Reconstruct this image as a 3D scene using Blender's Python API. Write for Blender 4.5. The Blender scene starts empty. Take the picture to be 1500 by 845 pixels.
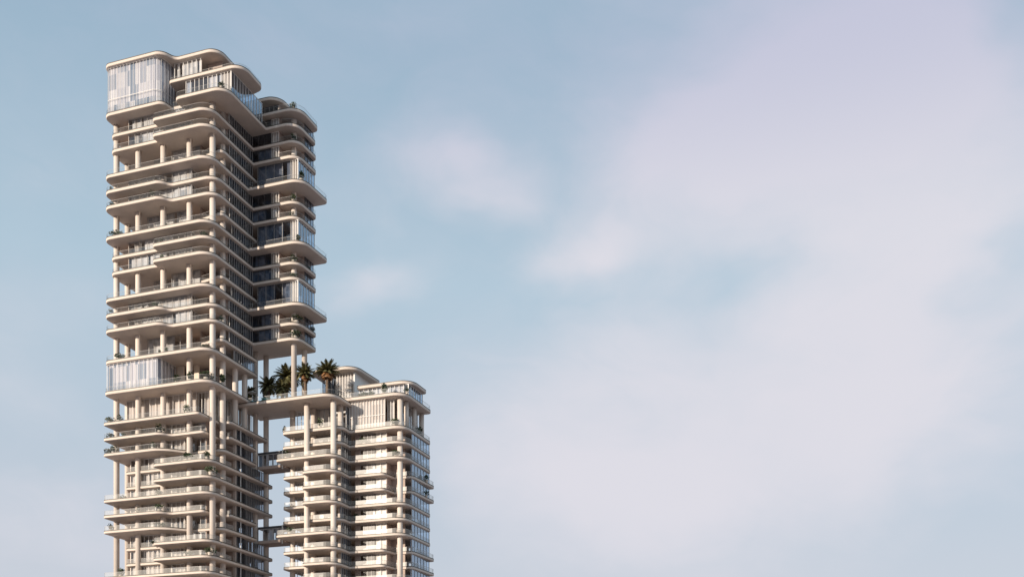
import bpy, bmesh, math, random
from mathutils import Vector
random.seed(7)
S = bpy.context.scene
COL = S.collection
R = math.radians
# ------------------------------------------------------------------ camera
cd = bpy.data.cameras.new('camera'); cam = bpy.data.objects.new('camera', cd); COL.objects.link(cam)
cam.location = (140.5, -201.3, 2.0); cam.rotation_euler = (R(90), 0, R(18.88))
cd.sensor_width = 36; cd.lens = 36.96; cd.shift_y = 0.4603; cd.clip_end = 60000; cd.clip_start = 1
S.camera = cam
# ------------------------------------------------------------------ light
SUN_EL, SUN_AZ = 13.2, 26.3            # elevation; degrees from the front-face normal (-Y) towards -X
sd = Vector((-math.sin(R(SUN_AZ))*math.cos(R(SUN_EL)), -math.cos(R(SUN_AZ))*math.cos(R(SUN_EL)), math.sin(R(SUN_EL))))
sl = bpy.data.lights.new('sun', 'SUN'); sl.energy = 5.0; sl.angle = R(0.6); sl.color = (1.0, 0.865, 0.72)
so = bpy.data.objects.new('sun', sl); COL.objects.link(so); so.rotation_euler = sd.to_track_quat('Z', 'Y').to_euler()
W = bpy.data.worlds.new('World'); S.world = W; W.use_nodes = True
nt = W.node_tree; nt.nodes.clear(); N = nt.nodes.new; LK = nt.links.new
out = N('ShaderNodeOutputWorld'); bg = N('ShaderNodeBackground'); bg.inputs[1].default_value = 0.10
sky = N('ShaderNodeTexSky'); sky.sky_type = 'NISHITA'; sky.sun_disc = False
sky.sun_elevation = R(SUN_EL); sky.sun_rotation = math.atan2(sd.x, sd.y)
sky.air_density = 1.0; sky.dust_density = 2.0; sky.ozone_density = 1.0
tc = N('ShaderNodeTexCoord')
def math_node(op, a, b=None, c=None):
    n = N('ShaderNodeMath'); n.operation = op
    for i, v in enumerate((a, b, c)):
        if v is None: continue
        if isinstance(v, (int, float)): n.inputs[i].default_value = v
        else: LK(v, n.inputs[i])
    return n.outputs[0]
def maprange(v, a, b, c, d, smooth=True):
    n = N('ShaderNodeMapRange'); n.interpolation_type = 'SMOOTHSTEP' if smooth else 'LINEAR'; n.clamp = True
    for i, q in enumerate((a, b, c, d)): n.inputs[i+1].default_value = q
    LK(v, n.inputs[0]); return n.outputs[0]
def mixcol(f, a, b):
    n = N('ShaderNodeMix'); n.data_type = 'RGBA'
    if isinstance(f, (int, float)): n.inputs[0].default_value = f
    else: LK(f, n.inputs[0])
    for i, v in ((6, a), (7, b)):
        if isinstance(v, tuple): n.inputs[i].default_value = (*v, 1)
        else: LK(v, n.inputs[i])
    return n.outputs[2]
def noise(vec, scale, detail, rough=.5, dist=0.0):
    n = N('ShaderNodeTexNoise'); n.inputs['Scale'].default_value = scale; n.inputs['Detail'].default_value = detail
    n.inputs['Roughness'].default_value = rough; n.inputs['Distortion'].default_value = dist
    LK(vec, n.inputs['Vector']); return n.outputs[0]
dirv = tc.outputs['Generated']
sep = N('ShaderNodeSeparateXYZ'); LK(dirv, sep.inputs[0]); el = sep.outputs[2]
# clear air: the sky texture under a pale haze that thickens towards the horizon (units of the sky texture)
hz = mixcol(maprange(el, .17, .41, 0, 1, False), (5.6, 6.05, 6.85), (4.45, 5.8, 6.85))
hz = mixcol(maprange(el, .41, .56, 0, 1, False), hz, (3.25, 4.65, 5.9))
base = mixcol(.86, sky.outputs[0], hz)
# clouds: broad soft banks, stretched sideways, edges broken and drawn out by noise
sq = N('ShaderNodeVectorMath'); sq.operation = 'MULTIPLY'; LK(dirv, sq.inputs[0]); sq.inputs[1].default_value = (1, 1, 1.7)
wn = N('ShaderNodeTexNoise'); wn.inputs['Scale'].default_value = 4.5; wn.inputs['Detail'].default_value = 4; LK(sq.outputs[0], wn.inputs['Vector'])
wv = N('ShaderNodeVectorMath'); wv.operation = 'MULTIPLY_ADD'; LK(wn.outputs['Color'], wv.inputs[0]); wv.inputs[1].default_value = (.22, .22, .22); LK(sq.outputs[0], wv.inputs[2])
wd = N('ShaderNodeVectorMath'); wd.operation = 'ADD'; LK(wv.outputs[0], wd.inputs[0]); wd.inputs[1].default_value = (-.11, -.11, -.11)
warped = wd.outputs[0]
n1 = noise(sq.outputs[0], 4.0, 7, .55, .6); n2 = noise(warped, 9.0, 8, .6, .8)
banks = [((-0.162,0.951,0.262), 0.32, 0.75), ((-0.248,0.937,0.247), 0.18, 0.28), ((0.056,0.952,0.300), 0.22, 0.65), ((-0.014,0.878,0.479), 0.27, 0.8),
         ((-0.063,0.832,0.552), 0.2, 0.42), ((0.035,0.843,0.537), 0.16, 0.3), ((0.054,0.924,0.380), 0.17, 0.4), ((-0.156,0.913,0.376), 0.16, 0.16),
         ((-0.111,0.911,0.398), 0.08, -0.34), ((0.091,0.914,0.395), 0.06, -0.25), ((0.079,0.978,0.194), 0.16, -0.25), ((0.100,0.841,0.532), 0.09, -0.18),
         ((-0.246,0.864,0.440), 0.085, 0.44), ((-0.281,0.856,0.434), 0.075, 0.22), ((-0.218,0.870,0.442), 0.05, 0.14), ((-0.400,0.773,0.492), 0.085, 0.26),
         ((-0.365,0.788,0.495), 0.085, 0.3), ((-0.329,0.805,0.494), 0.085, 0.3), ((-0.296,0.820,0.490), 0.07, 0.2), ((-0.219,0.809,0.545), 0.45, 0.2),
         ((-0.482,0.683,0.549), 0.3, 0.04), ((-0.416,0.804,0.425), 0.065, 0.34), ((-0.389,0.813,0.433), 0.045, 0.14), ((-0.605,0.649,0.462), 0.14, 0.16),
         ((-0.639,0.671,0.376), 0.08, 0.2), ((-0.658,0.683,0.317), 0.1, 0.3), ((-0.653,0.731,0.195), 0.22, 0.3), ((-0.174,0.857,0.486), 0.13, 0.15)]
tot = None
for c_, r_, w_ in banks:
    d = N('ShaderNodeVectorMath'); d.operation = 'DISTANCE'; LK(warped, d.inputs[0]); d.inputs[1].default_value = (c_[0], c_[1], c_[2]*1.7)
    v = maprange(d.outputs['Value'], r_, 0.0, 0.0, w_)
    tot = v if tot is None else math_node('ADD', tot, v)
nz = math_node('ADD', math_node('MULTIPLY', math_node('SUBTRACT', n1, .5), .48), math_node('MULTIPLY', math_node('SUBTRACT', n2, .5), .36))
mask = maprange(math_node('ADD', tot, nz), -0.08, 0.88, 0.0, 0.98)
ccol = mixcol(maprange(el, .42, .57, 0, 1), (6.75, 6.65, 7.25), (5.2, 5.3, 6.55))
fin = mixcol(mask, base, ccol)
LK(fin, bg.inputs[0]); LK(bg.outputs[0], out.inputs[0])
S.view_settings.view_transform = 'Standard'; S.view_settings.look = 'None'; S.view_settings.exposure = 0.12; S.view_settings.gamma = 1
S.view_settings.use_curve_mapping = False
S.cycles.max_bounces = 8; S.cycles.transparent_max_bounces = 24; S.cycles.diffuse_bounces = 4; S.cycles.caustics_reflective = False; S.cycles.caustics_refractive = False
# ------------------------------------------------------------------ materials
def new_mat(name):
    m = bpy.data.materials.new(name); m.use_nodes = True; m.node_tree.nodes.clear(); return m, m.node_tree
def stone(name, col, rough=.7, var=.10, scale=.35, streak=0.0, spec=.3):
    """diffuse surface with slow tone variation, fine grain and optional vertical rain streaks"""
    m, t = new_mat(name); n = t.nodes.new; l = t.links.new
    o = n('ShaderNodeOutputMaterial'); b = n('ShaderNodeBsdfPrincipled'); l(b.outputs[0], o.inputs[0])
    g = n('ShaderNodeNewGeometry'); a = n('ShaderNodeTexNoise'); a.inputs['Scale'].default_value = scale; a.inputs['Detail'].default_value = 7
    l(g.outputs['Position'], a.inputs['Vector'])
    fac = a.outputs[0]
    if streak:
        v = n('ShaderNodeVectorMath'); v.operation = 'MULTIPLY'; v.inputs[1].default_value = (2.2, 2.2, .12); l(g.outputs['Position'], v.inputs[0])
        a2 = n('ShaderNodeTexNoise'); a2.inputs['Scale'].default_value = 1.0; a2.inputs['Detail'].default_value = 4; l(v.outputs[0], a2.inputs['Vector'])
        mx = n('ShaderNodeMix'); mx.inputs[0].default_value = streak; l(fac, mx.inputs[2]); l(a2.outputs[0], mx.inputs[3]); fac = mx.outputs[0]
    r = n('ShaderNodeValToRGB'); r.color_ramp.elements[0].position = .3; r.color_ramp.elements[1].position = .7
    r.color_ramp.elements[0].color = (*[c*(1-var) for c in col], 1); r.color_ramp.elements[1].color = (*[min(1, c*(1+var)) for c in col], 1)
    l(fac, r.inputs[0]); l(r.outputs[0], b.inputs['Base Color']); b.inputs['Roughness'].default_value = rough
    b.inputs['Specular IOR Level'].default_value = spec
    return m
def cloth(name, cols, width=1.1, transl=.10):
    """curtain fabric whose tone changes from panel to panel and from floor to floor"""
    m, t = new_mat(name); n = t.nodes.new; l = t.links.new
    o = n('ShaderNodeOutputMaterial'); d = n('ShaderNodeBsdfDiffuse'); tr = n('ShaderNodeBsdfTranslucent'); mx = n('ShaderNodeMixShader')
    mx.inputs[0].default_value = transl
    def mt(op, a, v):
        q = n('ShaderNodeMath'); q.operation = op; l(a, q.inputs[0])
        if isinstance(v, float): q.inputs[1].default_value = v
        elif v is not None: l(v, q.inputs[1])
        return q.outputs[0]
    g = n('ShaderNodeNewGeometry'); sp = n('ShaderNodeSeparateXYZ'); l(g.outputs['Position'], sp.inputs[0])
    along = mt('ADD', sp.outputs[0], mt('MULTIPLY', sp.outputs[1], .93))
    ns = n('ShaderNodeTexNoise'); ns.noise_dimensions = '1D'; ns.inputs['Scale'].default_value = .5; l(along, ns.inputs['W'])
    cell = mt('FLOOR', mt('DIVIDE', mt('ADD', along, mt('MULTIPLY', ns.outputs[0], 2.4)), width), None)
    cv = n('ShaderNodeCombineXYZ'); l(cell, cv.inputs[0]); l(mt('FLOOR', mt('DIVIDE', sp.outputs[2], 3.6), None), cv.inputs[1])
    wn = n('ShaderNodeTexWhiteNoise'); wn.noise_dimensions = '2D'; l(cv.outputs[0], wn.inputs['Vector'])
    fold = n('ShaderNodeTexNoise'); fold.noise_dimensions = '1D'; fold.inputs['Scale'].default_value = 3.2; l(along, fold.inputs['W'])
    f = mt('ADD', mt('MULTIPLY', wn.outputs[0], .8), mt('MULTIPLY', fold.outputs[0], .3))
    r = n('ShaderNodeValToRGB'); e = r.color_ramp.elements
    while len(e) < len(cols): e.new(.5)
    for i, c in enumerate(cols): e[i].position = .12+.8*i/(len(cols)-1); e[i].color = (*c, 1)
    l(f, r.inputs[0]); l(r.outputs[0], d.inputs[0]); l(r.outputs[0], tr.inputs[0])
    l(d.outputs[0], mx.inputs[1]); l(tr.outputs[0], mx.inputs[2]); l(mx.outputs[0], o.inputs[0]); return m
def glass(name, tint, refl=(.9,.95,1), fres=1.55, rough=.07, haze=0.0, hazecol=(.8,.8,.8), add=0.0):
    m, t = new_mat(name); n = t.nodes.new; l = t.links.new
    o = n('ShaderNodeOutputMaterial'); tr = n('ShaderNodeBsdfTransparent'); tr.inputs[0].default_value = (*tint, 1)
    gl = n('ShaderNodeBsdfGlossy'); gl.inputs['Roughness'].default_value = rough; gl.inputs[0].default_value = (*refl, 1)
    lw = n('ShaderNodeLayerWeight'); pw = n('ShaderNodeMath'); pw.operation = 'POWER'; pw.inputs[1].default_value = 5.0; l(lw.outputs['Facing'], pw.inputs[0])
    f0 = ((fres-1)/(fres+1))**2; fr = n('ShaderNodeMath'); fr.operation = 'MULTIPLY_ADD'; fr.inputs[1].default_value = 1-f0; fr.inputs[2].default_value = f0; l(pw.outputs[0], fr.inputs[0]); lw.inputs[0].default_value = .5
    # each pane leans a hair differently
    g = n('ShaderNodeNewGeometry'); a = n('ShaderNodeTexNoise'); a.inputs['Scale'].default_value = .45; l(g.outputs['Position'], a.inputs['Vector'])
    bp = n('ShaderNodeBump'); bp.inputs['Strength'].default_value = .05; bp.inputs['Distance'].default_value = .25; l(a.outputs[0], bp.inputs['Height']); l(bp.outputs[0], gl.inputs['Normal'])
    ad = n('ShaderNodeMath'); ad.operation = 'ADD'; ad.use_clamp = True; ad.inputs[1].default_value = add; l(fr.outputs[0], ad.inputs[0])
    mx = n('ShaderNodeMixShader'); l(ad.outputs[0], mx.inputs[0]); l(tr.outputs[0], mx.inputs[1]); l(gl.outputs[0], mx.inputs[2]); s = mx.outputs[0]
    if haze:
        d = n('ShaderNodeBsdfDiffuse'); d.inputs[0].default_value = (*hazecol, 1); m2 = n('ShaderNodeMixShader'); m2.inputs[0].default_value = haze
        l(s, m2.inputs[1]); l(d.outputs[0], m2.inputs[2]); s = m2.outputs[0]
    l(s, o.inputs[0]); return m
def leafmat(name, c1, c2):
    m, t = new_mat(name); n = t.nodes.new; l = t.links.new
    o = n('ShaderNodeOutputMaterial'); d = n('ShaderNodeBsdfPrincipled'); g = n('ShaderNodeNewGeometry'); r = n('ShaderNodeValToRGB')
    r.color_ramp.elements[0].color = (*c1, 1); r.color_ramp.elements[1].color = (*c2, 1)
    l(g.outputs['Random Per Island'], r.inputs[0]); l(r.outputs[0], d.inputs['Base Color']); d.inputs['Roughness'].default_value = .6
    l(d.outputs[0], o.inputs[0]); return m
M = {}
M['cream'] = stone('cream_concrete', (.62,.535,.465), .75, .07, .4, .4)
M['paving'] = stone('terrace_paving', (.27,.225,.195), .8, .15, .8)
M['column'] = stone('column_plaster', (.65,.575,.51), .7, .06, .5, .5)
M['bronze'] = stone('bronze_trim', (.085,.07,.055), .45, .1, 1)
M['frame'] = stone('aluminium_frame', (.42,.40,.38), .4, .05, 1)
M['frame_dark'] = stone('dark_frame', (.10,.095,.095), .4, .05, 1)
M['frame_white'] = stone('white_frame', (.78,.75,.71), .5, .04, 1)
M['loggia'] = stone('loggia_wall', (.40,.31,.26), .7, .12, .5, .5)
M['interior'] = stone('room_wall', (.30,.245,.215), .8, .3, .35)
M['panel'] = stone('cream_panel', (.66,.56,.455), .6, .06, .6, .7)
M['curtain'] = cloth('curtain', [(.36,.36,.37), (.66,.62,.58), (.76,.715,.675), (.82,.78,.74)])
M['curtain_cream'] = cloth('curtain_cream', [(.58,.495,.42), (.70,.61,.53), (.78,.70,.62)])
M['curtain_cool'] = cloth('curtain_cool', [(.22,.27,.34), (.40,.44,.50), (.62,.61,.64), (.78,.75,.755), (.70,.67,.68), (.84,.81,.80)], 1.0)
M['glass'] = glass('window_glass', (.90,.92,.94), (.75,.82,.92), fres=1.5, rough=.02, add=.08)
M['glass_soft'] = glass('satin_window_glass', (.90,.92,.94), (.10,.10,.10), fres=1.5, rough=.22)
M['glass_dark'] = glass('dark_window_glass', (.40,.44,.50), (.72,.80,.95), fres=1.5, rough=.02, add=.06)
M['glass_blue'] = glass('blue_window_glass', (.34,.44,.56), (.75,.86,1), fres=1.6, rough=.02, add=.36)
M['glass_box'] = glass('clear_tall_glass', (.93,.94,.96), (.75,.82,.92), fres=1.5, rough=.02, add=.05)
M['bal'] = glass('balustrade_glass', (.93,.945,.95), (.18,.19,.2), fres=1.35, rough=.25, haze=.03, hazecol=(.8,.8,.8))
M['bal_glare'] = glass('glare_whitened_balustrade_glass', (.92,.92,.91), (.25,.25,.25), fres=1.4, rough=.25, haze=.19, hazecol=(.82,.80,.76))  # pale railing glass; white diffuse share stands in for reflected sun
M['rail'] = stone('pale_rail', (.45,.43,.41), .4, .04, 1)
M['pot'] = stone('pale_pot', (.55,.49,.42), .7, .1, 3)
M['leaf'] = leafmat('shrub_leaf', (.012,.022,.008), (.05,.075,.022))
M['leaf_grey'] = leafmat('grey_leaf', (.05,.065,.04), (.13,.15,.09))
M['palm_leaf'] = leafmat('palm_leaf', (.055,.056,.022), (.23,.205,.085))
M['palm_dead'] = leafmat('palm_dead_frond', (.20,.085,.03), (.36,.19,.08))
M['trunk'] = stone('palm_trunk', (.16,.11,.075), .9, .35, 3)
M['teal'] = stone('teal_fabric', (.05,.19,.22), .8, .15, 3)
M['teal_pot'] = stone('teal_glaze', (.06,.20,.18), .35, .15, 2)
M['white'] = stone('white_paint', (.78,.77,.74), .5, .03, 2)
M['dark'] = stone('dark_metal', (.06,.06,.065), .4, .1, 2)
M['ground'] = stone('dry_ground', (.34,.285,.285), .9, .25, .01)
# ------------------------------------------------------------------ mesh helpers
class MB:
    def __init__(s): s.v = []; s.f = []
    def add(s, vs, fs):
        o = len(s.v); s.v += [tuple(p) for p in vs]; s.f += [tuple(i+o for i in f) for f in fs]
    def box(s, x0, x1, y0, y1, z0, z1):
        s.add([(x0,y0,z0),(x1,y0,z0),(x1,y1,z0),(x0,y1,z0),(x0,y0,z1),(x1,y0,z1),(x1,y1,z1),(x0,y1,z1)],
              [(3,2,1,0),(4,5,6,7),(0,1,5,4),(1,2,6,5),(2,3,7,6),(3,0,4,7)])
    def obox(s, p, t, a0, a1, b0, b1, z0, z1):
        """box along direction t at p: a along t, b along the outward (right-hand) normal"""
        nx, ny = t[1], -t[0]
        q = [(p[0]+t[0]*a+nx*b, p[1]+t[1]*a+ny*b) for a, b in ((a0,b0),(a1,b0),(a1,b1),(a0,b1))]
        s.add([(x,y,z0) for x,y in q]+[(x,y,z1) for x,y in q], [(0,1,2,3),(7,6,5,4),(4,5,1,0),(5,6,2,1),(6,7,3,2),(7,4,0,3)])
    def tube(s, pts, rads, n=10, cap=True):
        o = len(s.v); k = len(pts)
        for i, (p, r) in enumerate(zip(pts, rads)):
            p = Vector(p); d = (Vector(pts[min(i+1,k-1)])-Vector(pts[max(i-1,0)])).normalized()
            a = d.orthogonal().normalized() if abs(d.z) < .99 else Vector((1,0,0)); b = d.cross(a)
            for j in range(n):
                w = 2*math.pi*j/n; s.v.append(tuple(p+(a*math.cos(w)+b*math.sin(w))*r))
        for i in range(k-1):
            for j in range(n):
                s.f.append((o+i*n+j, o+i*n+(j+1)%n, o+(i+1)*n+(j+1)%n, o+(i+1)*n+j))
        if cap: s.f.append(tuple(o+j for j in reversed(range(n)))); s.f.append(tuple(o+(k-1)*n+j for j in range(n)))
    def build(s, name, mat, parent=None, smooth=False):
        me = bpy.data.meshes.new(name); me.from_pydata(s.v, [], s.f); me.materials.append(M[mat] if isinstance(mat, str) else mat)
        me.validate(); bm = bmesh.new(); bm.from_mesh(me); bmesh.ops.delete(bm, geom=[v for v in bm.verts if not v.link_faces], context='VERTS'); bmesh.ops.recalc_face_normals(bm, faces=bm.faces); bm.to_mesh(me); bm.free()
        if smooth:
            for p in me.polygons: p.use_smooth = True
        o = bpy.data.objects.new(name, me); COL.objects.link(o)
        if parent: o.parent = parent
        return o
def thing(name, label, cat, loc=(0,0,0), group=None):
    o = bpy.data.objects.new(name, None); COL.objects.link(o); o.location = loc; o.empty_display_size = .5
    o['label'] = label; o['category'] = cat
    if group: o['group'] = group
    return o
CAMZ = 2.0
def H(k): return 135.9-3.6*k+CAMZ          # middle height of slab k's edge
def rpoly(cs, closed=True, seg=7):
    """polygon (x,y,r) with rounded corners -> points, plus index of the first point of every corner"""
    out, idx = [], []; n = len(cs)
    for i, (x, y, r) in enumerate(cs):
        idx.append(len(out))
        if r <= .05 or (not closed and i in (0, n-1)): out.append((x, y)); continue
        P = Vector((x, y)); A = Vector(cs[i-1][:2])-P; B = Vector(cs[(i+1) % n][:2])-P
        t = min(r, A.length*.48, B.length*.48); A = P+A.normalized()*t; B = P+B.normalized()*t
        for j in range(seg+1):
            u = j/seg; w = .86   # rational quadratic: close to a circular arc
            a, b, c = (1-u)**2, 2*u*(1-u)*.75, u*u
            q = (A*a+P*b+B*c)/(a+b+c); out.append((q.x, q.y))
    return out, idx
def offset(pts, d, closed=True):
    """inset (d>0) a counter-clockwise polygon / shift a path to its left"""
    n = len(pts); o = []
    for i in range(n):
        p = Vector(pts[i])
        a = Vector(pts[i-1]) if (closed or i > 0) else None; b = Vector(pts[(i+1) % n]) if (closed or i < n-1) else None
        t1 = (p-a).normalized() if a is not None else (b-p).normalized(); t2 = (b-p).normalized() if b is not None else t1
        n1 = Vector((-t1.y, t1.x)); n2 = Vector((-t2.y, t2.x)); m = n1+n2
        m = m/max(m.length_squared, .35)*2
        o.append((p.x+m.x*d, p.y+m.y*d))
    return o
ROUND = [(.06,.30),(.02,.28),(0,.24),(0,-.20),(.03,-.27),(.09,-.32)]
THIN = [(.06,.30),(.02,.28),(0,.24),(0,-.13),(.03,-.19),(.12,-.23),(.50,-.30)]
TD, BD, BD2 = .30, .32, .30
def slab(cs, nv, z, parent, prof=ROUND, bal='bal', skip_bal=False, skip=None, trim=True, balh=1.15, b0=0, b1=None):
    pts, idx = rpoly(cs); n = len(pts); b = MB(); rings = [offset(pts, i) for i, _ in prof]
    for (ins, dz), r in zip(prof, rings): b.v += [(x, y, z+dz) for x, y in r]
    for k in range(len(prof)-1):
        for i in range(n):
            j = (i+1) % n; b.f.append((k*n+i, (k+1)*n+i, (k+1)*n+j, k*n+j))
    b.f.append(tuple(range(n))); b.f.append(tuple((len(prof)-1)*n+i for i in reversed(range(n))))
    o = b.build('floor_slab', 'cream', parent); o.data.materials.append(M['paving']); o.data.polygons[(len(prof)-1)*n].material_index = 1
    for p in o.data.polygons: p.use_smooth = len(p.vertices) == 4
    o.data.set_sharp_from_angle(angle=R(32))
    for p in o.data.polygons: p.use_smooth = len(p.vertices) == 4 and abs(p.normal.z) < .93
    last = idx[nv] if nv < len(cs) else n
    zt = z+prof[0][1]
    if trim:
        t = MB(); ring = offset(pts, prof[0][0]-.055); ri = offset(pts, prof[0][0]+.14); q = ring[:last]; qi = ri[:last]; m = len(q)
        t.v = [(x,y,zt-.045) for x,y in q]+[(x,y,zt+.16) for x,y in q]+[(x,y,zt+.16) for x,y in qi]
        for i in range(m-1): t.f += [(i,i+1,m+i+1,m+i),(m+i,m+i+1,2*m+i+1,2*m+i)]
        t.build('edge_trim', 'bronze', o)
    if not skip_bal:
        a = offset(pts, prof[0][0]+.07)[b0:(last if b1 is None else b1)]; c = offset(pts, prof[0][0]+.10)[b0:(last if b1 is None else b1)]; m = len(a); g = MB()
        g.v = [(x,y,zt) for x,y in a]+[(x,y,zt+balh) for x,y in a]
        keep = [i for i in range(m-1) if not (skip and skip((a[i][0]+a[i+1][0])/2, (a[i][1]+a[i+1][1])/2))]
        for i in keep: g.f.append((i,i+1,m+i+1,m+i))
        go = g.build('glass_balustrade', bal, parent)
        r = MB(); r.v = [(x,y,zt+balh-.02) for x,y in a]+[(x,y,zt+balh+.02) for x,y in a]+[(x,y,zt+balh+.02) for x,y in c]+[(x,y,zt+balh-.02) for x,y in c]
        for i in keep:
            for q in range(4): r.f.append((q*m+i, q*m+i+1, ((q+1)%4)*m+i+1, ((q+1)%4)*m+i))
        r.build('handrail', 'rail', go)
    return o
def walk(path, step):
    """points every ~step along a path with tangents"""
    L = [0]
    for a, b in zip(path, path[1:]): L.append(L[-1]+math.hypot(b[0]-a[0], b[1]-a[1]))
    n = max(1, round(L[-1]/step)); res = []
    for i in range(n+1):
        d = L[-1]*i/n; k = 0
        while k < len(L)-2 and L[k+1] < d: k += 1
        u = (d-L[k])/max(1e-6, L[k+1]-L[k]); a, b = path[k], path[k+1]
        t = Vector((b[0]-a[0], b[1]-a[1])).normalized(); res.append(((a[0]+(b[0]-a[0])*u, a[1]+(b[1]-a[1])*u), (t.x, t.y)))
    return res
def glazing(parent, path, z0, z1, pitch=1.25, pc=.5, seed=0, gl='glass', fr='frame', cu='curtain', mid=None, back=.35, run=2.0, name='glazed_wall', fw=.05):
    """glass wall: pane strip, mullion frame, pleated curtains hung behind some bays"""
    rnd = random.Random(seed); w = walk(path, pitch); g = MB(); f = MB(); c = MB()
    for (p, t), (q, _) in zip(w, w[1:]):
        g.add([(*p,z0),(*q,z0),(*q,z1),(*p,z1)], [(0,1,2,3)])
    for i, (p, t) in enumerate(w):
        f.obox(p, t, -fw, fw, -.06, .08, z0, z1)
    for (p, _), (q, _) in zip(w, w[1:]):
        t = Vector((q[0]-p[0], q[1]-p[1])); L = t.length; t = t.normalized()
        for za, zb in ((z0, z0+.10), (z1-.12, z1))+(((mid-.05, mid+.05),) if mid else ()):
            f.obox(p, (t.x, t.y), fw, L-fw, -.05, .065, za, zb)
    state = rnd.random() < pc
    for (p, _), (q, _) in zip(w, w[1:]):
        if rnd.random() < 1/run: state = rnd.random() < pc
        if not state: continue
        t = Vector((q[0]-p[0], q[1]-p[1])); L = t.length; t = t.normalized(); nx, ny = -t.y, t.x
        a0 = 0 if pc >= 1 or rnd.random() < .7 else L*rnd.uniform(.2,.5); k = max(4, int((L-a0)/.16)); vs = []
        for j in range(k+1):
            a = a0+(L-a0)*j/k; d = back+(.035 if j % 2 else -.015)+rnd.uniform(-.015,.015); x = p[0]+t.x*a+nx*d; y = p[1]+t.y*a+ny*d; vs += [(x,y,z0+.04),(x,y,z1-.03)]
        c.add(vs, [(2*j,2*j+2,2*j+3,2*j+1) for j in range(k)])
    go = g.build(name, gl, parent); f.build('mullion_frame', fr, go)
    if c.v: c.build('curtain', cu, go)
    return go
def column(parent, x, y, z0, z1, r=.66):
    b = MB(); n = 20
    b.tube([(x,y,z0),(x,y,z1)], [r,r], n); o = b.build('column', 'column', parent)
    for p in o.data.polygons: p.use_smooth = len(p.vertices) == 4
    return o
def wallbox(parent, name, mat, *a):
    b = MB(); b.box(*a); return b.build(name, mat, parent)
def walls(parent, name, mat, *boxes):
    for a in boxes: wallbox(parent, name, mat, *a)
# ------------------------------------------------------------------ ground
g = MB(); g.v = [(-30000,-30000,0),(30000,-30000,0),(30000,30000,0),(-30000,30000,0)]; g.f = [(0,1,2,3)]
go = g.build('ground', 'ground'); go['kind'] = 'structure'
# ------------------------------------------------------------------ tall tower
T = thing('residential_tower', 'tall cream apartment tower of rounded balcony slabs with a glass penthouse box on top', 'tower', (-14,12,0))
WX, WY = 12.0, 17.6
def rear(cs, x0, yr): return cs+[(x0, yr, .8)]
def wing(k):
    if k in (0,4,8): return [(0,15.4,.1),(14.5,15.4,3.4),(15.2,27,1.3)], 27
    return [(0,WY,.1),(6.5,WY,0),(WX,WY,3.2),(WX+.4,26.5,1.2)], 26.5
def upper(k):
    w, yr = wing(k)
    if k in (0,4,8): f = [(-29.4,0,2),(0,0,3.4)]
    elif k in (1,2,9,10): f = [(-29.4,0,2),(-13.6,0,2.4),(-12.2,2.2,1.0),(0,2.2,3.0)]
    elif k in (-3,-2,5,6): f = [(-29.4,2.2,1.8),(-15.8,2.2,.1),(-15.8,0,1.9),(0,0,3.4)]
    return f+[(0,8.6,0)]+w, yr
def inner(k): return [(-7,6,.1),(-.0,4.6,1.6),(0,8.6,0),(0,19.3,.3)], 19.3
def lower(k):
    r = (k-16) % 5; ye = 26.7
    if r == 1: f = [(-29.4,0,.8),(-13.6,0,2.4),(-12.2,2.2,1.0),(-3.2,2.2,.9),(-3.2,8.2,.1),(0,8.2,1.0)]; ye = 19.5
    elif r == 2: f = [(-29.4,0,.8),(-13.4,0,2.6),(-9.6,3.8,1.2),(-8,5.2,.4),(-.2,5.2,1.6)]; ye = 19.5
    elif r in (3,4): f = [(-26.2,3.8,.9),(-15.6,3.8,.1),(-15.6,0,1.0),(0,0,3.0)]
    else: f = [(-29.4,0,.8),(0,0,3.0)]
    return f+([(0,8.6+.8,0)] if r in (1,2) else [(0,8.6,0)])+[(0,ye,.9)], ye
TOPS = {}
def tslab(cs, nv, z, **kw): return slab(cs, nv, z, T, skip=lambda x, y: (y > 8.6 and -1.3 < x < .6) or (17.2 < y < 18 and x < 6), **kw)   # no railing before the right-face windows
PEN = H(-5.6); ROOF = H(-7.2)
# penthouse levels
tslab([(-29.4,0,2),(-13.2,0,3),(-11.6,3.3,1.0),(-.2,3.3,3.0),(-.2,15,1),(-29.4,15,1)], 5, ROOF, skip_bal=True)
tslab([(-12.8,2.2,.8),(6.9,2.2,3.4),(6.7,11.3,1.4),(2,12.5,.8),(-12.8,12.5,.5)], 4, PEN, balh=.6)
w, yr = wing(-4)
tslab([(-29.4,0,2),(-12.8,0,2.6),(-12.2,3.0,.3),(-9.7,3.0,.1),(-9.7,0,1.8),(4,0,3.4),(4,WY-.9,.1)]+[(WX,WY-.9,3.2),(WX+.3,26.4,1.2),(-29.4,26.4,1)], 9, H(-4))
tslab([(0,16.6,.1),(12.9,16.6,3.6),(12.9,26.4,1.3),(0,26.4,.2)], 3, H(-5)-.25)
tslab([(-3,18.0,.3),(6.6,18.0,3.4),(6.8,25.5,1.2),(-3,25.5,.3)], 3, 158.3+CAMZ, skip_bal=True)
for k in (-3,-2,0,1,2,4,5,6,8,9,10):
    f, yr = upper(k); x0 = f[0][0]
    tslab(f+[(x0,yr,.8)], len(f), H(k))
for k in (-1,3,7,11):
    f, yr = inner(k); tslab(f+[(-7,yr,.2)], 4, H(k))
tslab([(-29.4,0,2),(0,0,3.4),(0,8.6,0),(0,19.6,.4),(-29.4,19.6,.8)], 4, H(12))
tslab([(-29.4,0,1.6),(0,0,3.4),(0,19.6,.4),(-29.4,19.6,.8)], 3, H(14))
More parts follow.
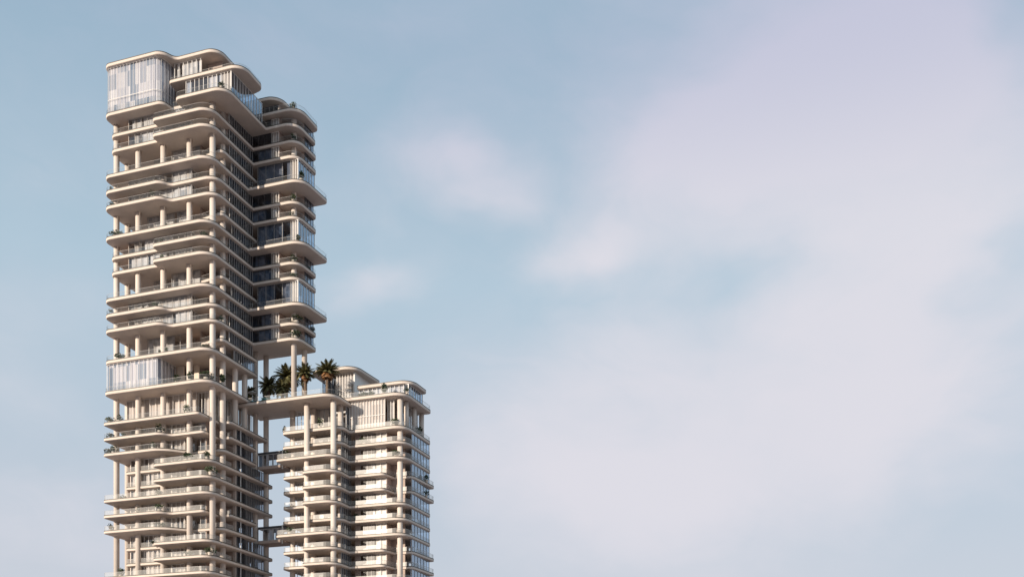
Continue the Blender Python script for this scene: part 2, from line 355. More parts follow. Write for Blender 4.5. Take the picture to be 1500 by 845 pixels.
tslab([(-29.4,0,.8),(-3.0,0,.9),(-3.0,8.2,.1),(0,8.2,1.0),(0,24,.4),(-29.4,24,.8)], 5, H(16), prof=THIN)
for k in range(17, 30):
    f, yr = lower(k); tslab(f+[(f[0][0],yr,.8)], len(f), H(k), prof=THIN, bal='bal_glare' if k >= 19 else 'bal')
# podium below the frame, cores
wallbox(T, 'podium', 'cream', -31,2,-2,29,0,H(30)-1)
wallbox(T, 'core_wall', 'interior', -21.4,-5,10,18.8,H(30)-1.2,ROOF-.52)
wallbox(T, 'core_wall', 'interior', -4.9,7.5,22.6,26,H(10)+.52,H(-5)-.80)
# columns
zb = H(30)-1.1
for x, top in ((-28.6,-4),(-22.4,-4),(-15.4,-4),(-8.2,-4),(-2.0,-4)):
    column(T, x, 3.9, zb, H(top)-BD+.02)
column(T, -28.6, 7.8, zb, H(-4)-BD+.02)
for y in (7.9,12.9,16.9): column(T, -2.0, y, zb, H(-4)-BD+.02)
column(T, -2.0, 21.6, zb, H(10)-.45, .6)
for x, y in ((9.6,20.1),(9.9,24.5)): column(T, x, y, H(14)-.3, H(-5)-.70)
column(T, -.9, 24.6, zb, H(10)-BD+.02)
def story(k, up, d=TD, d2=BD): return H(k)+d, H(up)-d2
# glazing of the upper single storeys
for i, (k, up) in enumerate(((-3,-4),(-2,-3),(1,0),(2,1),(5,4),(6,5),(9,8),(10,9))):
    z0, z1 = story(k, up)
    glazing(T, [(-24.3,2.95),(-7.0,2.95)], z0, z1, 1.7, .80, 100+i, cu='curtain', run=1.7, fw=.035)
    glazing(T, [(-7.0,3.05),(-7.0,6.5)], z0, z1, 1.2, .7, 150+i, fr='frame_white', cu='curtain_cream')
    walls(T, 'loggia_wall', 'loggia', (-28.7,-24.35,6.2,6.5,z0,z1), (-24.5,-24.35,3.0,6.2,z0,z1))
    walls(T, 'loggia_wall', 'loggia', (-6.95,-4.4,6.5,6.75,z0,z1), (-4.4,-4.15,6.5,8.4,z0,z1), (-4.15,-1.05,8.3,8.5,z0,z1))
# upper double storeys
for i, (k, up) in enumerate(((0,-2),(4,2),(8,6),(12,10))):
    z0, z1 = story(k, up)
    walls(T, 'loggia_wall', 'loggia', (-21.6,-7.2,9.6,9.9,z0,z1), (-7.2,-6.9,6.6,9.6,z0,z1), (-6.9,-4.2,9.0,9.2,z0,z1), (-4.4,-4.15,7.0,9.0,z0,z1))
    if i % 2 == 0:
        glazing(T, [(-15.0,6.5),(-7.2,6.5)], z0, z1, 1.9, .82, 200+i, cu='curtain', fw=.035, mid=z0+2.9)
        glazing(T, [(-21.4,8.4),(-15.1,8.4)], z0, z1, 1.2, .35, 220+i, cu='curtain_cream')
    else:
        glazing(T, [(-21.8,6.5),(-10.8,6.5)], z0, z1, 1.9, .8, 200+i, cu='curtain', fw=.035, mid=z0+2.9)
        glazing(T, [(-10.8,6.6),(-10.8,9.5)], z0, z1, 1.0, .8, 230+i, fr='frame_white', cu='curtain_cream')
    walls(T, 'planter_wall', 'column', (-3.3,-1.15,7.2,7.5,z0,z0+1.25))
# right face windows of the upper part
for i, k in enumerate(range(-3, 13)):
    z0, z1 = story(k, k-1)
    ys = 8.5 if k not in (0,4,8,12) else 9.4
    if k == 12: glazing(T, [(-.6,10.6),(-.6,18.9)], H(12)+TD, H(11)-BD, .95, .1, 300+i, 'glass_dark', 'frame', 'curtain', fw=.045); continue
    glazing(T, [(-.6,ys),(-.6,18.0)], z0, z1, .95, .10, 300+i, 'glass_dark', 'frame', 'curtain_cream', fw=.045, run=1.4)
# wing glazing
for i, k in enumerate((-4,-3,-2,1,2,5,6,9,10)):
    z0, z1 = story(k, k-1, TD, BD if k != -4 else .8)
    if k == -4: z0, z1 = H(-4)+TD, H(-5)-.76
    y = 18.15
    glazing(T, [(-.8,y),(4.6,y)], z0, z1, 1.8, .6, 400+i, 'glass_dark', 'frame_dark', 'curtain_cool', run=1.3, fw=.04)
    glazing(T, [(4.6,y),(6.6,y)], z0, z1, .7, 1, 420+i, 'glass', 'frame_white', 'curtain_cream')
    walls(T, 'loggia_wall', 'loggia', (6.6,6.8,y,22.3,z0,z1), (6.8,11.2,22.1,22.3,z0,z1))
    glazing(T, [(11.3,22.2),(11.35,26.1)], z0, z1, 1.3, .3, 470+i, 'glass_dark', 'frame_dark', 'curtain_cool', fw=.04)
for i, k in enumerate((0,4,8)):
    z0, z1 = story(k, k-2)
    glazing(T, [(.6,18.6),(9.6,18.6)], z0, z1, 2.2, .65, 440+i, 'glass_dark', 'frame', 'curtain_cool', mid=z0+1.1, run=1.3, fw=.035)
    glazing(T, [(9.6,18.6),(11.5,18.6)], z0, z1, .6, 1, 450+i, 'glass', 'frame_white', 'curtain_cream')
    glazing(T, [(11.55,18.6),(11.75,26)], z0, z1, 1.2, .35, 460+i, 'glass_blue', 'frame_white', 'curtain_cool')
# penthouse
z0, z1 = H(-4)+TD, ROOF-BD
box, _ = rpoly([(-28.9,6,0),(-28.9,.6,1.0),(-14.0,.6,2.0),(-13.4,6,0)], False)
glazing(T, box, z0, z1, 0.9, 1, 500, 'glass_box', 'frame_white', 'curtain_cool', mid=z0+3.4, name='penthouse_glass', fw=.018)
walls(T, 'penthouse_floor', 'loggia', (-28.7,-13.3,7.8,8.0,z0,z1), (-28.2,-15.6,2.6,7.6,z0+3.55,z0+3.75), (-28.2,-15.6,2.6,7.6,z0+7.2,z0+7.4))
glazing(T, [(-12.6,4.4),(-5.5,4.4)], PEN+TD, z1, 1.1, .9, 510, 'glass', 'frame_white', 'curtain')
wallbox(T, 'penthouse_wall', 'loggia', -5.4,-1.5,7,7.3,PEN+TD,z1)
glazing(T, [(-12.9,7.0),(-8.4,7.0)], z0, PEN-BD, 1.1, .0, 511, 'glass_dark', 'frame_dark')
glazing(T, [(-8.4,2.9),(1.0,2.9)], z0, PEN-BD, 1.25, .6, 512, 'glass', 'frame_white', 'curtain_cool', run=1.5)
glazing(T, [(1.0,2.92),(3.5,2.92)], z0, PEN-BD, .8, 1, 513, 'glass', 'frame_white', 'curtain_cream')
glazing(T, [(3.6,2.95),(3.6,15.6)], z0, PEN-BD, 1.1, .3, 514, 'glass_blue', 'frame_white', 'curtain_cool')
glazing(T, [(-1,20.3),(5.2,20.3)], H(-5)+.26, 158.3+CAMZ-BD, 1.2, .1, 515, 'glass_dark', 'frame', 'curtain')
walls(T, 'penthouse_wall', 'loggia', (5.2,5.4,20.3,25,H(-5)+.26,158.3+CAMZ-BD), (-2.8,5.2,24.8,25,H(-5)+.26,158.3+CAMZ-BD))
wallbox(T, 'penthouse_wall', 'panel', -12.7,-1,12.0,12.3,z0,PEN-BD)
# lower glass box, curtain storey
z0, z1 = story(14, 12)
box, _ = rpoly([(-28.9,7,0),(-28.9,.55,.6),(-14.2,.55,1.0),(-14.0,6.5,0)], False)
glazing(T, box, z0, z1, 1.2, 1, 520, 'glass_box', 'frame_white', 'curtain_cool', run=1.4, fw=.03)
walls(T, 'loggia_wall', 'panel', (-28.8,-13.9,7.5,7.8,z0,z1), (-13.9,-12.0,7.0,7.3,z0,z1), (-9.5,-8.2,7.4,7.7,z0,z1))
z0, z1 = story(16, 14)
glazing(T, [(-26.9,5.5),(-7.4,5.5)], z0, z1, 1.6, 1.0, 530, 'glass_box', 'frame_white', 'curtain_cream', name='curtained_wall')
glazing(T, [(-7.2,6.0),(-4.6,6.0)], z0, z1, .9, .7, 531, 'glass_box', 'frame_white', 'curtain_cream', name='curtained_wall')
glazing(T, [(-4.0,6.4),(-3.6,22.5)], z0, z1, 1.2, .62, 532, 'glass', 'frame_white', 'curtain_cream', name='curtained_wall', run=1.2)
wallbox(T, 'panel_wall', 'loggia', -27.05,-26.92,5.6,22,z0,z1)
# lower storeys
for i, k in enumerate(range(17, 30)):
    z0, z1 = H(k)+TD, H(k-1)-BD2
    if k == 17: z1 = H(16)-BD2
    r = (k-16) % 5
    glazing(T, [(-25.2,4.75),(-13.8,4.75)], z0, z1, 1.3, .72, 600+i, 'glass', 'frame_white', 'curtain_cream', run=1.6)
    glazing(T, [(-13.6,4.75),(-10.2,4.75)], z0, z1, 1.2, .9, 620+i, 'glass', 'frame_white', 'curtain_cream', run=1.6)
    glazing(T, [(-10.1,5.45),(-5.0,5.45)], z0, z1, 1.3, .3, 640+i, 'glass', 'frame', 'curtain')
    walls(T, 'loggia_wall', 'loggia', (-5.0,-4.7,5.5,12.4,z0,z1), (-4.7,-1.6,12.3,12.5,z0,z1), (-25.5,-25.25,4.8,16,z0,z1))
    ye = 19.3 if r in (1,2) else 23.2
    glazing(T, [(-1.3,12.6),(-1.3,15.6)], z0, z1, .75, .12, 660+i, 'glass_dark', 'frame_dark', 'curtain_cool')
    glazing(T, [(-1.3,15.62),(-1.3,ye)], z0, z1, .75, .75, 680+i, 'glass_dark', 'frame', 'curtain_cream', run=1.6)
    if r not in (1,2): glazing(T, [(-1.4,ye+TD),(-1.4,26.0)], z0, z1, .8, .0, 700+i, 'glass_dark', 'frame_dark', 'curtain')
b = MB(); b.tube([(-.72,13.3,zb),(-.72,13.3,H(16)-BD+.02)], [.10,.10], 8); b.build('downpipe', 'white', T)
# ------------------------------------------------------------------ short tower
U = thing('residential_tower', 'shorter cream apartment tower at the right with bright railings and a small roof house', 'tower', (24,27,0))
def rb(k):
    r = (k-16) % 5
    if k == 16 or r == 1: f = [(6.7,19.4,.8),(22.7,19.4,2.4)]
    elif r == 2: f = [(6.4,16.9,.8),(22.7,16.5,3.2)]
    else: f = [(6.7,19.6,.8),(13.7,19.6,.1),(13.7,16.4,.9),(22.7,16.4,3.2)]
    f = f+[(22.7,23.5,.2)]
    if r in (3,4): f += [(31.6,23.5,1.0),(32.4,28,.2),(37.0,28,1.2),(37.9,39.6,.8)]
    else: f += [(37.0,23.5,3.2),(37.3,38.6,.8)]
    return f
for k in range(16, 30):
    f = rb(k); slab(f+[(6.7,f[-1][1],.8)], len(f), H(k), U, THIN if k > 16 else ROUND, 'bal_glare')
zt = H(14)+.45
slab([(21.2,23.2,.3),(37.1,23.2,3.4),(37.5,38.5,.9),(21.2,38.5,.5)], 3, zt, U)
PR = H(14)+4.55
slab([(22.5,27.2,.6),(37.1,27.2,3.4),(37.4,36.0,.9),(22.5,36.0,.5)], 3, PR, U, skip_bal=True)
HR = 95+CAMZ
slab([(10,26.6,2.2),(22.4,26.6,3.2),(23.4,39,1.0),(10,39,1.0)], 3, HR, U, skip_bal=True)
for x, y in ((13.96,18.6),(21.0,18.6),(7.8,22.5),(13.5,22.5),(20.8,22.5)): column(U, x, y, zb, H(14)-1.06)
column(U, 34.9, 25.6, zb, zt-BD+.02)
for y in (28.3,32.9,37.4): column(U, 35.3, y, H(16)+.3, zt-.45, .55)
column(U, 29.6, 26.3, zb, H(16)-.3, .6)
wallbox(U, 'podium', 'cream', 5,39,15,41,0,H(30)-1)
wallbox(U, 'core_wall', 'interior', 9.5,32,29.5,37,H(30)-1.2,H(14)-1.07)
for i, k in enumerate(range(16, 30)):
    z0, z1 = H(k)+TD, H(k-1)-BD2
    if k == 16: z0, z1 = H(16)+TD, H(14)-1.06
    r = (k-16) % 5
    if k != 16:
        glazing(U, [(24.5,25.6),(28.4,25.6)], z0, z1, 1.1, .15, 800+i, 'glass_soft', 'frame', 'curtain')
        glazing(U, [(28.4,25.6),(31.3,25.6)], z0, z1, 1.4, 1, 810+i, 'glass_soft', 'frame_white', 'curtain_cream')
        walls(U, 'loggia_wall', 'loggia', (31.3,31.5,25.6,28.4,z0,z1), (31.5,35.0,28.2,28.4,z0,z1), (23.0,24.5,25.6,25.8,z0,z1))
        glazing(U, [(36.72,28.2),(36.9,38.2)], z0, z1, 1.6, .4, 820+i, 'glass_blue', 'frame', 'curtain_cool', run=1.4, fw=.022)
    glazing(U, [(8.6,23.35),(13.2,23.35)], z0, z1, 1.2, .3, 840+i, 'glass_soft', 'frame_white', 'curtain')
    glazing(U, [(13.3,23.35),(19.8,23.35)], z0, z1, 1.3, .35, 860+i, 'glass_soft', 'frame', 'curtain_cream')
    glazing(U, [(22.0,20.6),(22.0,25.4)] if k != 16 else [(21.9,23.2),(21.9,25.6)], z0, z1, .9, .4, 880+i, 'glass_dark', 'frame', 'curtain_cool')
# panelled double-height floor
z0, z1 = H(16)+TD, zt-BD
glazing(U, [(22.2,24.3),(31.6,24.3)], z0, z1, .78, 1, 900, 'glass_box', 'frame_white', 'curtain_cream', mid=z0+3.2, back=.12, name='panel_screen')
glazing(U, [(31.7,25.6),(33.3,25.6)], z0, z1, .9, .9, 901, 'glass', 'frame_white', 'curtain_cream')
glazing(U, [(34.2,27.0),(34.2,38.3)], z0, z1, 1.3, .55, 902, 'glass', 'frame_white', 'curtain_cream', run=1.2)
# roof houses
glazing(U, [(23.0,28.0),(35.9,28.0)], zt+TD, PR-BD, 1.2, .75, 903, 'glass', 'frame_white', 'curtain_cool')
glazing(U, [(36.0,28.0),(36.2,35.7)], zt+TD, PR-BD, 1.2, .5, 904, 'glass_blue', 'frame_white', 'curtain_cool')
wallbox(U, 'roof_house_wall', 'white', 21.0,21.2,29.0,38,zt+TD,HR-BD)
glazing(U, [(12.4,29.0),(15.6,29.0)], H(14)-.45, HR-BD, .8, .3, 905, 'glass_dark', 'frame', 'curtain')
glazing(U, [(15.6,29.0),(20.9,29.0)], H(14)-.45, HR-BD, .75, 1, 906, 'glass', 'frame_white', 'curtain_cream')
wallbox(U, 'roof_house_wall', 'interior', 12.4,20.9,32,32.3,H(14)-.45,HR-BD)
# ------------------------------------------------------------------ sky terrace and skybridges
D = thing('sky_terrace', 'wide cream terrace slab with glass edge carrying palms between the two towers', 'terrace', (10,20,H(14)-.75))
ZD = H(14)-.75
slab([(-3.6,15.3,.3),(22.7,15.3,3.4),(22.9,23.6,.1),(22.9,26.3,.2),(-3.6,26.3,.3)], 3, ZD, D, b0=1)
def skybridge(kf, label):
    B = thing('skybridge', label, 'skybridge', (4,22,H(kf)), 'glazed bridges between the towers')
    zf, zc = H(kf), H(kf-1)
    y0, y1 = 20.6, 25.0
    b = MB(); b.box(-.6,7.2,y0-.1,y1,zf-.55,zf+.10); b.build('bridge_deck', 'loggia', B)
    b = MB(); b.box(-.6,7.2,y0-.1,y1,zc-.62,zc-.1); b.build('bridge_roof', 'dark', B)
    glazing(B, [(-.6,y0),(6.4,y0)], zf+.1, zc-.62, 1.5, .6, kf, 'glass', 'frame', 'curtain_cool', name='bridge_glass')
    glazing(B, [(-.6,y1-.2),(6.4,y1-.2)], zf+.1, zc-.62, 1.5, 0, kf, 'glass', 'frame', name='bridge_glass')
    b = MB(); b.box(6.15,6.35,y0-.3,y0-.08,zf-.9,zc); b.build('bridge_post', 'white', B)
    return B
skybridge(18, 'upper glazed skybridge with dark roof edge, nearer the palm terrace')
skybridge(23, 'lower glazed skybridge with dark roof edge, near the bottom of the picture')
# ------------------------------------------------------------------ plants
def leafball(seed, kind):
    r = random.Random(seed); b = MB(); n = 190
    sx, sz, zc = {'round': (.42,.40,.62), 'tall': (.26,.46,.58), 'wide': (.62,.32,.50)}[kind]
    lob = [(Vector((r.uniform(-1,1)*sx*.45, r.uniform(-1,1)*sx*.45, zc+r.uniform(-.5,.6)*sz)), r.uniform(.45,.75)) for _ in range(6)]
    for i in range(n):
        c, q = r.choice(lob); d = Vector((r.gauss(0,1), r.gauss(0,1), r.gauss(0,1))).normalized()*r.uniform(.5,1.0)**.6
        p = c+Vector((d.x*sx*q*1.15, d.y*sx*q*1.15, d.z*sz*q*1.1)); p.z = max(.24, p.z)
        s = r.uniform(.05,.11); t = Vector((r.gauss(0,1), r.gauss(0,1), r.gauss(0,1))).normalized(); u = t.orthogonal().normalized(); 
        b.add([p-t*s*1.3, p+u*s*.6, p+t*s*1.3, p-u*s*.6], [(0,1,2,3)])
    return b
def potmesh():
    b = MB(); b.tube([(0,0,0),(0,0,.02),(0,0,.30),(0,0,.30),(0,0,.26)], [.15,.17,.23,.19,.18], 12); return b
protos = {}
for kind in ('round','tall','wide'):
    for v in range(3):
        for lm in ('leaf','leaf_grey'):
            f = leafball(hash((v, len(kind))) % 999+v, kind).build('foliage', lm); me = f.data; bpy.data.objects.remove(f); protos[kind, v, lm] = me
p_ = potmesh().build('pot', 'pot'); potme = p_.data; bpy.data.objects.remove(p_)
PLANTS = [
(-4,2.33,0.90,1.6,'round','round shrub at the front corner of the big terrace just below the penthouse'),
(-3,-9.37,2.20,1.5,'round','dark shrub beneath the left end of the big penthouse terrace'),
(-3,-27.14,4.60,1.3,'round','small dark shrub in the left loggia directly under the glass penthouse'),
(1,-27.91,1.20,1.6,'tall','shrub on the left tip of the upper of the first two curved left balconies'),
(2,-16.09,0.90,1.9,'round','large dark shrub near the right end of the second curved left balcony from the top'),
(2,-27.54,1.20,1.6,'round','dark shrub on the left tip of the lower of the first two curved left balconies'),
(4,-26.55,0.80,1.9,'wide','spreading shrub left of the column foot on the second full-width slab below the penthouse'),
(4,-24.90,0.90,1.4,'wide','low spreading shrub right of the leftmost column on the second full-width slab below the penthouse'),
(5,-13.86,1.00,1.7,'round','dark shrub at the left tip of the curved right balcony under the second full-width slab'),
(4,-12.29,1.00,1.0,'tall','tiny shrub beside the middle column on the second full-width slab below the penthouse'),
(5,-2.47,1.40,1.4,'wide','wide low shrub near the corner column on the balcony under the second full-width slab'),
(6,-13.50,1.00,1.4,'round','shrub at the left tip of the lower curved right balcony halfway up the tall tower'),
(9,-15.47,1.00,1.5,'round','dark shrub on the middle of the curved left balcony under the third full-width slab'),
(9,-27.91,1.20,1.7,'round','shrub on the left tip of the balcony under the third full-width slab'),
(10,-0.60,4.93,1.6,'round','dark shrub round the corner on the right face, three slabs above the lower glass box'),
(12,-25.56,1.00,2.1,'wide','broad shrub at the leftmost column foot directly above the lower glass box'),
(12,-12.29,1.00,1.5,'tall','small dark shrub beside the middle column on the slab above the lower glass box'),
(12,-14.25,1.00,1.2,'tall','tiny shrub just left of the middle column on the slab above the lower glass box'),
(12,-3.55,3.20,2.4,'wide','big dark bush behind the railing near the corner above the lower glass box'),
(14,-9.51,1.00,1.9,'round','round clipped dark shrub on the terrace right of the lower glass box'),
(14,-6.16,1.20,2.4,'tall','tall shrub in front of the terrace column right of the lower glass box'),
(14,-2.20,1.80,2.9,'wide','feathery bush left of the corner column on the lower glass box terrace'),
(14,-0.70,5.6,2.6,'tall','tall dark shrub between the first two right-face columns beside the sky terrace'),
(16,-28.07,1.00,1.9,'wide','grey-green shrub at the extreme left tip of the slab under the lower glass box'),
(16,-25.50,1.00,1.9,'round','round dark shrub right of the leftmost column under the lower glass box'),
(16,-6.76,0.90,2.0,'round','round dark shrub in a pale pot before the cream curtains under the lower glass box'),
(17,-14.21,1.00,2.2,'round','large shrub at the right end of the curved balcony, first below the cream curtains'),
(17,-28.10,1.20,1.7,'wide','shrub on the left tip of the first balcony below the cream curtains'),
(17,-24.76,1.60,1.3,'round','dark shrub right of the leftmost column on the first balcony below the cream curtains'),
(18,-16.03,1.00,1.9,'round','dark shrub near the right end of the second balcony below the cream curtains'),
(18,-28.60,1.40,1.8,'wide','wide shrub at the left tip of the second balcony below the cream curtains'),
(18,-27.02,0.90,1.9,'round','dark round shrub touching the leftmost column on the second balcony below the cream curtains'),
(19,-9.84,2.20,1.4,'round','small shrub at the left end of the open furnished terrace with two white tables'),
(19,-6.93,1.00,2.1,'tall','upright shrub left of the column on the open furnished terrace'),
(19,-5.77,0.80,2.0,'wide','bushy shrub in front of the column on the open furnished terrace'),
(19,-1.46,1.00,2.0,'round','shrub beside the corner column on the open furnished terrace'),
(20,-0.33,0.80,2.4,'wide','bushy shrub at the front corner of the balcony below the open furnished terrace'),
(21,-16.06,3.00,2.0,'round','dark shrub beside the middle column on the full-width slab of the lower part'),
(21,-25.90,3.00,1.9,'wide','grey-green shrub right of the leftmost column on the full-width slab of the lower part'),
(22,-20.28,1.20,1.7,'round','dark shrub before the second column, one balcony below the lower full-width slab'),
(22,-14.21,1.00,2.0,'wide','leafy shrub at the curved end of the balcony below the lower full-width slab'),
(23,-13.78,1.20,1.4,'wide','low shrub at the curved end of the lowest long left balcony'),
(23,-28.05,1.20,1.9,'round','dark shrub on the left tip of the lowest long left balcony'),
(24,-17.39,3.00,1.4,'wide','low dark shrub behind the short recessed balcony railing near the bottom of the tall tower'),
(25,-6.38,1.00,1.7,'wide','leafy shrub before the fourth column, lowest but one corner balcony'),
(25,-0.60,0.80,2.2,'wide','bushy shrub at the front corner of the lowest visible corner balcony'),
(26,-25.04,1.00,2.0,'round','round black-green shrub right of the leftmost column at the bottom of the picture'),
(-5,10.70,18.00,2.2,'round','round clipped shrub on the corner of the wing roof terrace against the sky'),
(-3,10.35,18.60,1.8,'round','shrub by the corner column of the second wing balcony from the top'),
(0,13.25,17.20,2.4,'tall','tall shrub in the glazed corner of the topmost far-projecting wing slab'),
(1,10.35,18.60,2.0,'round','shrub at the rounded corner directly under the topmost far-projecting wing slab'),
(2,9.94,18.60,1.6,'round','shrub at the rounded corner two floors under the topmost far-projecting wing slab'),
(4,12.45,17.00,1.9,'tall','pointed shrub in the corner of the middle far-projecting wing slab'),
(5,10.35,18.60,2.0,'round','shrub at the rounded corner directly under the middle far-projecting wing slab'),
(6,10.22,18.60,1.5,'wide','low shrub at the rounded corner two floors under the middle far-projecting wing slab'),
(9,10.97,18.90,2.4,'wide','broad shrub at the rounded corner directly under the lowest far-projecting wing slab'),
(10,10.78,18.90,2.4,'wide','broad shrub on the lowest slab of the wing above the palms'),
(5,11.40,24.09,1.6,'round','dark shrub toward the rear end of the balcony under the middle far-projecting wing slab'),
(9,11.50,25.40,1.6,'round','dark shrub toward the rear end of the balcony under the lowest far-projecting wing slab'),
(13.8,36.90,25.20,1.8,'round','dark round shrub on the glazed roof terrace corner of the short tower'),
(16,33.91,24.60,2.2,'round','dark potted shrub left of the corner column, beside the panelled screen of the short tower'),
(16,36.40,33.25,2.2,'round','dark shrub between the right-face columns beneath the short tower roof slab'),
(16,16.64,20.00,2.4,'round','dark shrub between the two front columns under the sky terrace'),
(17,25.92,25.00,2.2,'wide','dark leafy shrub in the inner corner loggia, first floor below the panelled screen'),
(18,34.16,25.00,2.1,'wide','leafy shrub left of the corner column, second floor below the short tower panelled screen'),
(19,24.19,25.20,2.0,'wide','dark leafy shrub in the inner corner loggia, third floor below the panelled screen'),
(19,37.60,35.05,2.0,'round','upper of two dark round shrubs jutting out at the right edge of the short tower'),
(20,37.60,34.93,1.6,'round','lower of two dark round shrubs jutting out at the right edge of the short tower'),
(18,8.82,18.00,2.2,'round','dark shrub at the left tip of the short tower balcony above the skybridge'),
(16,6.94,20.20,1.6,'tall','slim shrub at the left edge of the first short tower balcony under the sky terrace'),
(23,9.89,17.60,2.0,'wide','leafy shrub at the left of the short tower balcony level with the lower skybridge'),
(21,23.82,25.20,2.2,'round','dark shrub in the inner corner loggia two floors above the lower skybridge level'),
(22,23.64,25.20,2.2,'round','dark shrub in the inner corner loggia one floor above the lower skybridge level'),
]
for i, (k, x, y, h, kind, label) in enumerate(PLANTS):
    z = H(k)+TD
    if k == -5: z = H(-5)+.05
    if k == 13.8: z = zt+TD
    o = thing('potted_shrub', label, 'plant', (x, y, z), 'potted shrubs on the balconies')
    rr = random.Random(i); o.scale = (h, h, h); o.rotation_euler = (0,0,rr.uniform(0,6.28))
    for nm, me in (('foliage', protos[kind, i % 3, 'leaf_grey' if 'grey' in label else 'leaf']), ('pot', potme)):
        c = bpy.data.objects.new(nm, me); COL.objects.link(c); c.parent = o
def palm(x, y, z, h, spread, seed, label, dead=.25, dark=False, nf=46):
    r = random.Random(seed); o = thing('palm_tree', label, 'palm', (x, y, z), 'palms on the sky terrace')
    lean = Vector((r.uniform(-.04,.04), r.uniform(-.04,.04), 0)); pts = []; rad = []
    for i in range(15):
        u = i/14; pts.append(tuple(lean*h*u*u+Vector((0,0,h*u)))); rad.append((.36-.13*u)*(1.12 if i % 2 else .95)+(.12 if u > .9 else 0))
    t = MB(); t.tube(pts, rad, 10); t.build('trunk', 'trunk', o)
    top = Vector(pts[-1]); live = MB(); old = MB()
    for i in range(nf):
        a = i*2.39996+r.uniform(-.2,.2); u = i/nf
        el = R(82-105*u+r.uniform(-8,8)); b = old if u > 1-dead else live
        L = spread*(.85+.3*r.random())*(1 if u < 1-dead else .62); droop = (.55+.5*u)*r.uniform(.8,1.2)
        hd = Vector((math.cos(a), math.sin(a), 0)); side = Vector((-math.sin(a), math.cos(a), 0))
        prev = None; k = 13; p = top.copy(); ang = el
        for j in range(k+1):
            s = j/k; d = hd*math.cos(ang)+Vector((0,0,1))*math.sin(ang); up = side.cross(d)
            if j >= 1:
                for q in (0, .33, .66):
                    base = p-d*(L/k)*q
                    for sg in (-1, 1):
                        ll = spread*.30*math.sin(math.pi*min(1,.12+.86*s))**.6*r.uniform(.8,1.15)
                        tip = base+side*sg*ll*.75+d*ll*.55-Vector((0,0,1))*ll*.30+up*ll*.1
                        wv = d*(.06*spread/3)
                        b.add([base-wv, base+wv, tip], [(0,1,2)])
                b.add([prev-side*.03, prev+side*.03, p+side*.02, p-side*.02], [(0,1,2,3)])
            prev = p.copy(); p = p+d*(L/k); ang -= droop/k*1.5
    live.build('crown', 'palm_leaf', o)
    if old.v: old.build('dead_fronds', 'palm_dead', o)
    return o
zd = ZD+TD
palm(.9,23.0,zd,6.5,2.9,1,'short dark palm at the left, rising behind a round teal planter', 0.0, nf=52)
palm(6.4,22.0,zd,7.5,3.7,2,'largest palm, its crown partly hidden behind the tall front column of the wing', .12, nf=66)
palm(6.2,20.3,zd,4.3,2.7,3,'low dark palm under the large palm, behind the wing front column', 0.0, nf=50)
palm(11.7,22.0,zd,7.6,2.9,4,'palm with a bare orange-brown trunk in front of the rear wing column', .2, nf=54)
palm(17.8,21.4,zd,7.3,3.3,5,'rightmost palm with a skirt of orange dead fronds before the roof house', .34, nf=70)
palm(-2.9,20.3,zd,4.4,2.0,6,'dark little palm in the shade between the last two right-face columns of the tall tower', 0.0)
pl = thing('planter', 'round teal glazed planter at the terrace edge before the short dark palm', 'planter', (4.3,16.4,zd))
b = MB(); b.tube([(0,0,0),(0,0,.05),(0,0,.75),(0,0,.75),(0,0,.6)], [.7,.8,1.0,.85,.84], 18); b.build('bowl', 'teal_pot', pl)
b = leafball(77,'wide'); bo = b.build('foliage', 'leaf', pl); bo.scale = (2.0,2.0,1.3); bo.location = (0,0,.35)
def lounger(x, y, rz, label):
    o = thing('sun_lounger', label, 'lounger', (x, y, zd), 'teal loungers on the sky terrace'); o.rotation_euler = (0,0,rz)
    b = MB(); b.box(-.95,.45,-.33,.33,.30,.42); b.build('seat', 'teal', o)
    b = MB(); b.add([(.45,-.33,.32),(.45,.33,.32),(1.15,.33,1.0),(1.15,-.33,1.0),(.37,-.33,.42),(.37,.33,.42),(1.07,.33,1.08),(1.07,-.33,1.08)],
        [(0,1,2,3),(7,6,5,4),(0,4,5,1),(1,5,6,2),(2,6,7,3),(3,7,4,0)]); b.build('backrest', 'teal', o)
    for lx in (-.85,.35):
        for ly in (-.28,.28): q = MB(); q.box(lx-.03,lx+.03,ly-.03,ly+.03,0,.30); q.build('leg', 'white', o)
lounger(.95,16.3,2.5,'teal lounger nearest the tall tower columns on the palm terrace')
lounger(2.5,16.2,.3,'teal lounger beside the round teal planter on the palm terrace')
ps = thing('parasol', 'small pale parasol between the tall tower columns by the dark little palm', 'parasol', (-1.2,19.0,zd))
b = MB(); b.tube([(0,0,0),(0,0,4.2)], [.05,.04], 8); b.build('pole', 'white', ps)
b = MB(); n = 16; b.v = [(0,0,4.25)]+[(1.15*math.cos(2*math.pi*i/n),1.15*math.sin(2*math.pi*i/n),3.7) for i in range(n)]+[(0,0,4.18)]+[(1.13*math.cos(2*math.pi*i/n),1.13*math.sin(2*math.pi*i/n),3.64) for i in range(n)]
for i in range(n):
    j = (i+1) % n; b.f += [(0,1+i,1+j),(n+1,n+2+j,n+2+i),(1+i,n+2+i,n+2+j,1+j)]
b.build('canopy', 'white', ps)
b = MB(); b.box(-.4,.4,-.4,.4,0,.12); b.build('base', 'white', ps)
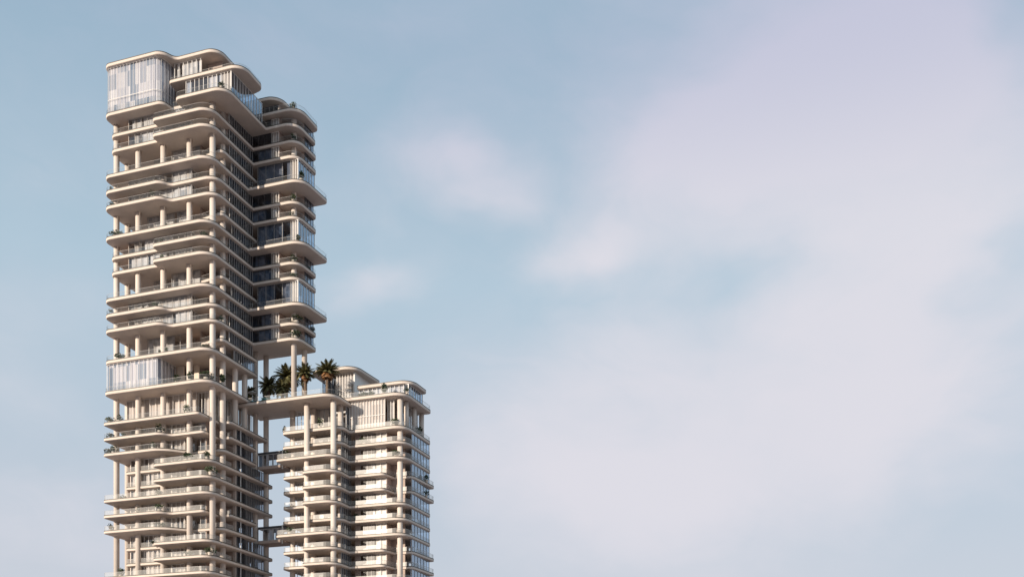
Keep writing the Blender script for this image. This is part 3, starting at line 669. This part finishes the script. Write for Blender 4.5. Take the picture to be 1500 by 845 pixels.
# planter trough on the roof of the short tower
tr = thing('planter_trough', 'long low planter of loose shrubs on the roof terrace of the short tower', 'planter', (26.2,24.9,zt+TD))
b = MB(); b.box(-2,2,-.35,.35,0,.6); b.build('trough', 'pot', tr)
for i in range(4):
    f = bpy.data.objects.new('shrub', protos['wide', i % 3, 'leaf_grey' if i % 2 else 'leaf']); COL.objects.link(f); f.parent = tr; f.location = (-1.5+i,0,.3); f.scale = (1.4,1.4,1.3+.3*(i % 2))
ts = thing('potted_shrub', 'slim tall shrub standing alone before the upper edge of the short tower roof house', 'plant', (30.9,25.2,zt+TD), 'potted shrubs on the balconies'); ts.scale = (2.6,2.6,3.0)
for nm, me in (('foliage', protos['tall',1,'leaf_grey']), ('pot', potme)):
    c = bpy.data.objects.new(nm, me); COL.objects.link(c); c.parent = ts
def dining(x, y, z, rz, label):
    o = thing('patio_set', label, 'table set', (x, y, z), 'terrace tables'); o.rotation_euler = (0,0,rz)
    b = MB(); b.tube([(0,0,.70),(0,0,.75)], [.55,.55], 16); b.build('table_top', 'white', o)
    b = MB(); b.tube([(0,0,0),(0,0,.03),(0,0,.05),(0,0,.70)], [.3,.3,.06,.05], 12); b.build('pedestal', 'white', o)
def chair(x, y, z, rz, label):
    o = thing('patio_chair', label, 'chair', (x, y, z), 'terrace chairs'); o.rotation_euler = (0,0,rz)
    b = MB(); b.box(-.28,.28,-.28,.28,.40,.47); b.build('seat', 'rail', o)
    b = MB(); b.box(-.28,.28,.24,.30,.475,.95); b.build('backrest', 'rail', o)
    for lx in (-.25,.25):
        for ly in (-.25,.25): q = MB(); q.box(lx-.025,lx+.025,ly-.025,ly+.025,0,.40); q.build('leg', 'dark', o)
z19 = H(19)+TD
dining(-9.0,1.6,z19,0,'round white table at the left of the open furnished terrace')
dining(-3.9,1.5,z19,0,'round white table at the right of the open furnished terrace, by the corner column')
for x, y, rz, l in ((-10.0,1.5,1.57,'pale chair left of the left table on the open furnished terrace'),(-8.0,1.6,-1.57,'pale chair right of the left table on the open furnished terrace'),
                    (-4.9,1.5,1.57,'pale chair left of the right table on the open furnished terrace'),(-2.9,1.5,-1.57,'pale chair right of the right table on the open furnished terrace')):
    chair(x, y, z19, rz, l)
# parts above were written in world coordinates: shift them under their thing's base
for root in [o for o in list(S.objects) if o.type == 'EMPTY' and o.name.split('.')[0] in ('residential_tower','sky_terrace','skybridge')]:
    for ch in root.children: ch.location = -root.location
